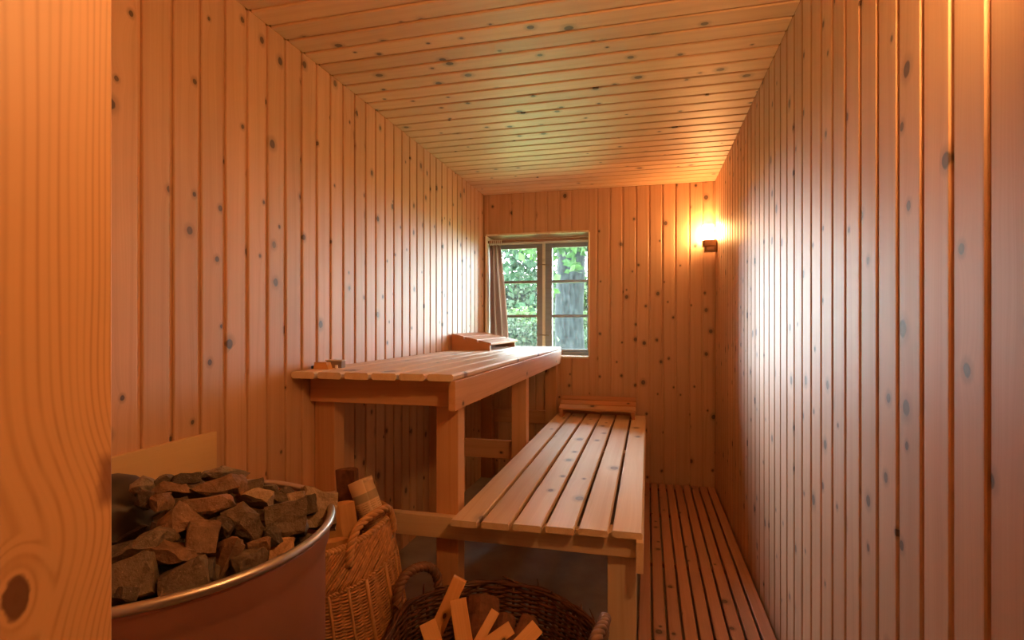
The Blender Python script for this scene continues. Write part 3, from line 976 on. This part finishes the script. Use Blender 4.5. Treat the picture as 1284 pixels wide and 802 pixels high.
tb = empty('log_basket', (-0.97, 1.45, ZF), 'tall honey-coloured wicker basket of logs between stove and bench', 'basket')
NS = 44
mb = MB()
rows = 108
for j in range(rows):
    t_ = 0.01 + 0.79 * j / rows
    n = NS * 2
    mb.tube([basket_pt(2 * PI * i / n, t_ + 0.0007 * math.sin(j * 2.4 + 0.7 * i), (0.0 if i % 2 else (0.0034 if (i // 2 + j) % 2 else -0.0034))) for i in range(n)], 0.0034 + 0.0005 * math.sin(j * 1.7), 4, True)
o = mb.build('wicker_weave', M['wicker'], tb); o['kind'] = 'stuff'
mb = MB()                                     # slanting open weave below the rim
for k in range(104):
    th0 = 2 * PI * k / 104
    mb.tube([basket_pt(th0 + 0.62 * q, 0.80 + 0.185 * q, 0.0035 + 0.001 * math.sin(k * 2.1 + 5 * q)) for q in (0, 0.2, 0.4, 0.6, 0.8, 1.0)], 0.0042 + 0.0008 * math.sin(k * 1.9), 5)
    mb.tube([basket_pt(th0 - 0.55 * q, 0.80 + 0.185 * q, -0.0035) for q in (0, 0.25, 0.5, 0.75, 1.0)], 0.0045, 4)
o = mb.build('slanting_weave', M['wicker'], tb); o['kind'] = 'stuff'
for t_, r_, off in ((0.80, 0.0055, 0.003), (0.985, 0.009, 0.0)):
    mb = MB()
    mb.rope([basket_pt(2 * PI * i / 240, t_, off) for i in range(241)], r_ * 0.6, r_ * 0.72, 2, 60, 5)
    mb.build('rim_band' if t_ > 0.9 else 'waist_band', M['wicker_rib'], tb)
for k in range(0, NS, 2):
    th = 2 * PI * (k + 0.35) / NS
    mb = MB(); mb.tube([basket_pt(th, 0.0 + 0.80 * q / 8, 0.0055) for q in range(9)], 0.0060 if k % 6 == 0 else 0.0038, 6)
    mb.build('rib', M['wicker_rib'], tb)
vs_ = [basket_pt(2 * PI * i / 64, 0.012, -0.006) for i in range(64)]
mesh_obj('basket_bottom', vs_, [tuple(range(64))], M['wicker'], tb)
hp = [basket_pt(math.radians(-27), 0.90, 0.010), basket_pt(math.radians(-24), 0.985, 0.014), basket_pt(math.radians(-16), 1.055, 0.015), basket_pt(math.radians(-2), 1.075, 0.014),
      basket_pt(math.radians(13), 1.055, 0.014), basket_pt(math.radians(21), 0.99, 0.013), basket_pt(math.radians(24), 0.90, 0.010)]
mb = MB(); mb.rope(bezier(hp, 12), 0.0060, 0.0066, 3, 6, 6); mb.build('handle', M['wicker_rib'], tb)


def split_log(name, p0, p1, r, a0, a1, label, mats=('split', 'bark'), group=None, cat='log', seed=1):
    """Wedge-shaped log: split faces plus a bark arc (a child)."""
    rnd = random.Random(seed)
    L = (V3(p1) - V3(p0)).length
    m_ = frame_matrix(p0, p1, (0.13, 0.21, 1))
    nl, na = 8, 8
    vs_, fs = [], []
    for i in range(nl + 1):
        x_ = -L / 2 + L * i / nl
        vs_.append((x_, rnd.uniform(-0.05, 0.05) * r, rnd.uniform(-0.05, 0.05) * r))
        for k in range(na + 1):
            a = a0 + (a1 - a0) * k / na
            rr = r * 0.965 * (1 + 0.05 * noise.noise(V3((x_ * 12, a * 1.5, seed))))
            vs_.append((x_, rr * math.cos(a), rr * math.sin(a)))
    st = na + 2
    for i in range(nl):
        for k in range(st):
            k2 = (k + 1) % st
            fs.append((i * st + k, i * st + k2, (i + 1) * st + k2, (i + 1) * st + k))
    fs.append(tuple(range(st))[::-1]); fs.append(tuple(nl * st + k for k in range(st)))
    o = mesh_obj(name, vs_, fs, M[mats[0]], None, m_)
    bvs, bfs = [], []
    for i in range(nl + 1):
        x_ = -L / 2 + L * i / nl * 0.995 + 0.0005
        for k in range(na + 1):
            a = a0 + (a1 - a0) * k / na
            rr = r * (1 + 0.05 * noise.noise(V3((x_ * 12, a * 1.5, seed))) + 0.02 * noise.noise(V3((x_ * 40, a * 6, seed))))
            bvs.append((x_, rr * math.cos(a), rr * math.sin(a)))
        for k in range(na + 1):
            a = a0 + (a1 - a0) * k / na
            rr = r * 0.955 * (1 + 0.05 * noise.noise(V3((x_ * 12, a * 1.5, seed))))
            bvs.append((x_, rr * math.cos(a), rr * math.sin(a)))
    st2 = 2 * (na + 1)
    loop = list(range(na + 1)) + list(range(2 * na + 1, na, -1))
    for i in range(nl):
        for q in range(st2):
            a_, b_ = loop[q], loop[(q + 1) % st2]
            bfs.append((i * st2 + a_, i * st2 + b_, (i + 1) * st2 + b_, (i + 1) * st2 + a_))
    bfs.append(tuple(loop)[::-1]); bfs.append(tuple(nl * st2 + q for q in loop))
    mesh_obj('bark', bvs, bfs, M[mats[1]], o, m_)
    return tag(o, label, cat, group)


LG = 'firewood in the tall basket'
split_log('firewood_log', (-0.95, 1.60, 0.20), (-0.985, 1.606, 0.655), 0.040, 0.5, 3.9, 'split log with reddish bark leaning behind the rolled newspaper', ('bark', 'bark'), LG, seed=2)
split_log('firewood_log', (-0.835, 1.445, 0.16), (-0.900, 1.428, 0.600), 0.048, 1.6, 4.3, 'pale split log leaning left of the rolled newspaper', ('split', 'bark'), LG, seed=3)
split_log('firewood_log', (-0.825, 1.335, 0.08), (-0.856, 1.340, 0.530), 0.042, 1.7, 4.4, 'light split log at the near side of the tall basket', ('split', 'bark'), LG, seed=4)
split_log('firewood_log', (-0.930, 1.345, 0.08), (-0.952, 1.345, 0.590), 0.046, 0.2, 3.4, 'dark-barked log between the stove and the pale log', ('split', 'bark'), LG, seed=5)
split_log('firewood_log', (-1.06, 1.37, 0.0), (-1.065, 1.38, 0.44), 0.048, 0.0, 2.6, 'dark log deep in the tall basket, near side', ('split', 'bark'), LG, seed=6)
split_log('firewood_log', (-1.06, 1.51, 0.0), (-1.07, 1.50, 0.40), 0.048, 0.0, 2.6, 'dark log deep in the tall basket, far side', ('bark', 'bark'), LG, seed=7)

news = empty('rolled_newspaper', (-0.83, 1.53, 0.45), 'rolled cream newspaper with a grey-green band, stuck in the tall basket', 'newspaper')
n0, n1 = V3((-0.822, 1.552, 0.455)), V3((-0.900, 1.556, 0.636))
Ln = (n1 - n0).length + 0.012
m_ = frame_matrix(n0, n1, (0.4, -1, 0.2))
vs_, fs = [], []
seg = 110
for i in range(2):
    for k in range(seg + 1):
        a = 2 * PI * 3.3 * k / seg
        r_ = 0.020 + 0.0225 * k / seg
        vs_.append((-Ln / 2 + Ln * i, r_ * math.cos(a), r_ * math.sin(a)))
for k in range(seg):
    fs.append((k, k + 1, seg + 2 + k, seg + 1 + k))
roll = mesh_obj('paper_roll', vs_, fs, M['paper'], news, m_, True)
so = roll.modifiers.new('thickness', 'SOLIDIFY'); so.thickness = 0.001
vs_ = [(Ln / 2 - 0.004, 0.039 * math.cos(2 * PI * k / 24), 0.039 * math.sin(2 * PI * k / 24)) for k in range(24)]
vs_ += [(Ln / 2 - 0.012, 0.039 * math.cos(2 * PI * k / 24), 0.039 * math.sin(2 * PI * k / 24)) for k in range(24)]
mesh_obj('inner_sheets', vs_, [tuple(range(24)), tuple(range(24, 48))[::-1]] + [(k, (k + 1) % 24, 24 + (k + 1) % 24, 24 + k) for k in range(24)], M['paper'], news, m_)

# ------------------------------------------------------------------ round willow basket of kindling
KB = V3((-0.425, 1.42, 0))
KR, KZ = 0.288, 0.300


def kpt(th, t, off=0.0):
    r = KR * (0.80 + 0.20 * t ** 0.7) + off
    wob = 0.006 * math.sin(3 * th + 1) + 0.004 * math.sin(7 * th)
    return V3((KB.x + (r + wob) * math.cos(th), KB.y + (r + wob) * 0.99 * math.sin(th), ZF + 0.012 + (KZ - ZF - 0.012) * t + 0.004 * math.sin(5 * th) * t))


kb = empty('kindling_basket', (KB.x, KB.y, ZF), 'round dark willow basket of kindling in front of the low bench', 'basket')
rnd = random.Random(11)
mb = MB()
rows, ns = 44, 30
for j in range(rows):
    n = ns * 3
    ph_ = j % 2
    rr = 0.0048 * rnd.uniform(0.75, 1.25)
    zoff = rnd.uniform(-0.006, 0.006)
    mb.tube([kpt(2 * PI * i / n, 0.02 + 0.93 * j / rows + zoff * math.sin(4 * PI * i / n + j), 0.0075 * math.sin(2 * PI * i / n * ns / 2 + PI * ph_)) for i in range(n)], rr, 5, True)
o = mb.build('willow_weave', M['willow'], kb); o['kind'] = 'stuff'
for k in range(ns):
    mb = MB(); mb.tube([kpt(2 * PI * (k + 0.5) / ns, q / 6 * 0.97, 0.0) for q in range(7)], 0.0055, 5)
    mb.build('stake', M['willow'], kb)
mb = MB()
for q in range(5):
    mb.tube([kpt(2 * PI * i / 150, 0.975 + 0.012 * math.sin(2 * PI * i / 150 * (4 + q) + 1.9 * q), 0.006 * math.cos(2 * PI * i / 150 * (5 + q) + q)) for i in range(150)], 0.0046, 5, True)
mb.build('rim_band', M['willow'], kb)
mb = MB()                                     # loose twig ends at the rim
for k in range(26):
    th = rnd.uniform(0, 2 * PI)
    p = kpt(th, 0.97, 0.004)
    q = p + V3((rnd.uniform(-0.02, 0.02), rnd.uniform(-0.02, 0.02), rnd.uniform(0.012, 0.035))) + V3((-math.sin(th), math.cos(th), 0)) * rnd.uniform(-0.06, 0.06)
    mb.tube([p, (p + q) / 2 + V3((0, 0, 0.004)), q], [0.0032, 0.0028, 0.0015], 5)
o = mb.build('twig_ends', M['willow'], kb); o['kind'] = 'stuff'
vs_ = [kpt(2 * PI * i / 64, 0.02, -0.006) for i in range(64)]
mesh_obj('basket_bottom', vs_, [tuple(range(64))], M['willow'], kb)


def khandle(th0, half, hgt, mat):
    pts = []
    for deg, t_, off in ((-half, 0.80, 0.012), (-half, 0.95, 0.016), (-half * 0.92, 1.0 + hgt * 0.45, 0.018), (-half * 0.55, 1.0 + hgt * 0.88, 0.020), (0, 1.0 + hgt, 0.022),
                         (half * 0.55, 1.0 + hgt * 0.88, 0.020), (half * 0.92, 1.0 + hgt * 0.45, 0.018), (half, 0.95, 0.016), (half, 0.80, 0.012)):
        p = kpt(math.radians(th0 + deg), min(t_, 1.0), off)
        p.z = ZF + 0.012 + (KZ - ZF - 0.012) * t_
        pts.append(p)
    mb = MB(); mb.rope(bezier(pts, 12), 0.0078, 0.0088, 3, 8, 6)
    mb.build('handle', M[mat], kb)


khandle(155, 16, 0.24, 'rope_dark')
khandle(-3, 15, 0.20, 'rope_grey')


# kindling: (foot, head, width, thickness, roll, material, label)
def pt(px, py, y):
    d = px_dir(px, py)
    return V3((0, 0, H)) + d * (y / d.y)


KG = 'kindling in the round basket'
KIND = [
    (pt(536, 816, 1.40), pt(577, 725, 1.47), 0.040, 0.032, 'kindling', 'long kindling stick standing tallest in the round basket'),
    (pt(586, 830, 1.33), pt(574, 752, 1.41), 0.046, 0.026, 'kindling', 'upright kindling stick with a small knot, crossing the tallest one'),
    (pt(556, 840, 1.28), pt(536, 781, 1.33), 0.044, 0.034, 'kindling', 'short kindling stick at the left front of the round basket'),
    (pt(590, 822, 1.36), pt(620, 768, 1.46), 0.026, 0.036, 'kindling', 'narrow kindling stick leaning right behind the crossed pair'),
    (pt(582, 828, 1.28), pt(640, 787, 1.38), 0.034, 0.024, 'kindling', 'bright kindling stick lying low towards the right'),
    (pt(636, 826, 1.30), pt(671, 788, 1.40), 0.040, 0.034, 'kindling', 'thick kindling stick rightmost in the round basket'),
]
for p0, p1, w, t_, mt, lab in KIND:
    mid = (p0 + p1) / 2
    o = board('kindling_stick', p0, p1, w, t_, (V3((0, 0, H)) - mid), M[mt], None, 0.0015)
    tag(o, lab, 'kindling', KG)
split_log('kindling_log', pt(600, 830, 1.46), pt(606, 752, 1.58), 0.052, 0.0, 3.3, 'brown bark-covered log behind the kindling sticks', ('bark', 'bark'), KG, 'log', 21)
split_log('kindling_log', pt(628, 812, 1.42), pt(634, 776, 1.50), 0.030, 0.5, 3.6, 'stubby brown log end between the right-hand sticks', ('split', 'bark'), KG, 'log', 22)
split_log('kindling_log', pt(646, 822, 1.40), pt(664, 778, 1.50), 0.028, 0.2, 3.2, 'dark log behind the thick right-hand stick', ('bark', 'bark'), KG, 'log', 23)
split_log('kindling_log', (-0.60, 1.38, 0.02), (-0.30, 1.50, 0.10), 0.055, 0.0, 3.2, 'log lying deep in the round basket', ('split', 'bark'), KG, 'log', 24)
split_log('kindling_log', (-0.50, 1.25, 0.03), (-0.28, 1.32, 0.12), 0.055, 0.0, 3.2, 'log lying at the front bottom of the round basket', ('split', 'bark'), KG, 'log', 25)

# ------------------------------------------------------------------ outdoors beyond the window
GZ = -0.45
lawn = slab('lawn', (-45, YB + 0.36, GZ - 0.2), (30, 70, GZ), M['lawn'], 'stuff')
tag(lawn, 'green lawn outside the window', 'lawn')


def leaves(name, blobs, n, size, mat, parent, seed, sq=1.0):
    """Leaves scattered through ellipsoid blobs: (centre, radii)."""
    rnd = random.Random(seed)
    vs_, fs = [], []
    wts = [b[1][0] * b[1][1] * b[1][2] for b in blobs]
    for _ in range(n):
        c, r = rnd.choices(blobs, wts)[0]
        while True:
            v = V3((rnd.uniform(-1, 1), rnd.uniform(-1, 1), rnd.uniform(-1, 1)))
            if v.length < 1: break
        v = v * (0.55 + 0.45 * v.length)
        p = V3((c[0] + v.x * r[0], c[1] + v.y * r[1], c[2] + v.z * r[2]))
        u = V3((rnd.gauss(0, 1), rnd.gauss(0, 1), rnd.gauss(0, 0.7) - 0.5)).normalized()
        w = u.cross(V3((rnd.gauss(0, 1), rnd.gauss(0, 1), rnd.gauss(0, 1)))).normalized()
        s_ = size * rnd.uniform(0.6, 1.25)
        b = len(vs_)
        nn = u.cross(w)
        vs_ += [p, p + u * s_ * 0.45 + w * s_ * 0.32 + nn * 0.06 * s_, p + u * s_, p + u * s_ * 0.45 - w * s_ * 0.32 + nn * 0.06 * s_]
        fs.append((b, b + 1, b + 2, b + 3))
    o = mesh_obj(name, vs_, fs, mat, parent)
    o['kind'] = 'stuff'
    return o


t1 = empty('broadleaf_tree', (-1.31, 9.2, GZ), 'grey-trunked broadleaf tree seen through the right casement', 'tree')
tm = MB()
tm.tube([(-1.30 + 0.02 * math.sin(i), 9.2, GZ + 0.03 + 0.35 * i) for i in range(16)], [0.34, 0.29, 0.27] + [0.255 - 0.003 * i for i in range(13)], 16)
tm.build('trunk', M['trunk'], t1)
for p in ([(-1.3, 9.2, 2.6), (-0.9, 8.6, 3.0), (-0.4, 8.2, 2.9)], [(-1.3, 9.2, 2.9), (-1.8, 8.7, 3.2), (-2.3, 8.3, 2.9)], [(-1.3, 9.2, 3.4), (-1.2, 9.8, 4.2), (-1.0, 10.3, 5.0)]):
    tm = MB(); tm.tube(bezier(p, 5), 0.05, 7); tm.build('branch', M['trunk'], t1)
leaves('foliage', [((-1.05, 8.0, 2.40), (0.75, 0.5, 0.45)), ((-0.3, 8.3, 2.6), (0.8, 0.7, 0.6)), ((-1.42, 7.9, 1.75), (0.14, 0.2, 0.30)), ((-1.40, 7.9, 1.02), (0.20, 0.2, 0.12)), ((-1.75, 8.2, 2.45), (0.35, 0.4, 0.30)), ((-0.8, 8.9, 3.4), (1.6, 1.2, 0.7))], 3000, 0.17, M['leaf'], t1, 1)

t2 = empty('maple_tree', (-3.6, 12.5, GZ), 'dark leafy tree seen through the left casement', 'tree')
tm = MB(); tm.tube([(-3.9, 12.8, GZ + 0.03), (-3.85, 12.8, 1.5), (-3.8, 12.7, 4.0)], [0.16, 0.13, 0.08], 10); tm.build('trunk', M['trunk'], t2)
leaves('foliage', [((-2.75, 12.0, 2.55), (0.85, 0.6, 0.55)), ((-2.1, 11.8, 2.2), (0.30, 0.3, 0.55)), ((-2.35, 11.5, 1.55), (0.35, 0.3, 0.18)), ((-3.4, 12.4, 3.5), (1.1, 0.9, 0.7)), ((-2.0, 12.2, 3.1), (0.7, 0.6, 0.5))], 1500, 0.20, M['leaf_dark'], t2, 2)

sh = empty('garden_shrub', (-4.0, 15.5, GZ), 'loose grey-green shrub low behind the left casement', 'shrub')
tm = MB(); tm.tube([(-3.4, 15.5, GZ + 0.03), (-3.4, 15.5, 0.6)], 0.06, 6); tm.build('stem', M['trunk'], sh)
leaves('foliage', [((-3.3, 15.2, 0.55), (1.1, 0.6, 0.75)), ((-2.2, 15.6, 0.5), (0.9, 0.6, 0.65)), ((-4.4, 15.8, 0.7), (0.8, 0.7, 0.9))], 5000, 0.15, M['leaf_grey'], sh, 3)
sh = empty('garden_shrub', (-2.8, 20, GZ), 'pale lime-green bushes beyond the grey-green shrub', 'shrub')
tm = MB(); tm.tube([(-4.2, 20, GZ + 0.03), (-4.2, 20, 0.8)], 0.06, 6); tm.build('stem', M['trunk'], sh)
leaves('foliage', [((-4.4, 20, 1.0), (1.5, 0.8, 0.85)), ((-2.2, 20.3, 0.8), (1.4, 0.8, 0.9))], 4200, 0.2, M['leaf_lime'], sh, 4)
for i, (x_, y_, s_, lab, mt) in enumerate(((-7.6, 30, 1.5, 'pale distant tree at the left of the window view', 'leaf_grey'), (-4.6, 33, 1.3, 'round distant tree behind the grey trunk', 'leaf_lime'))):
    dt = empty('distant_tree', (x_, y_, GZ), lab, 'tree')
    tm = MB(); tm.tube([(x_, y_, GZ + 0.03), (x_, y_, 2.5)], 0.16, 7); tm.build('trunk', M['trunk'], dt)
    leaves('foliage', [((x_, y_, 2.55), (2.3 * s_, 1.5, 1.6 * s_))], 4500, 0.34, M[mt], dt, 10 + i)
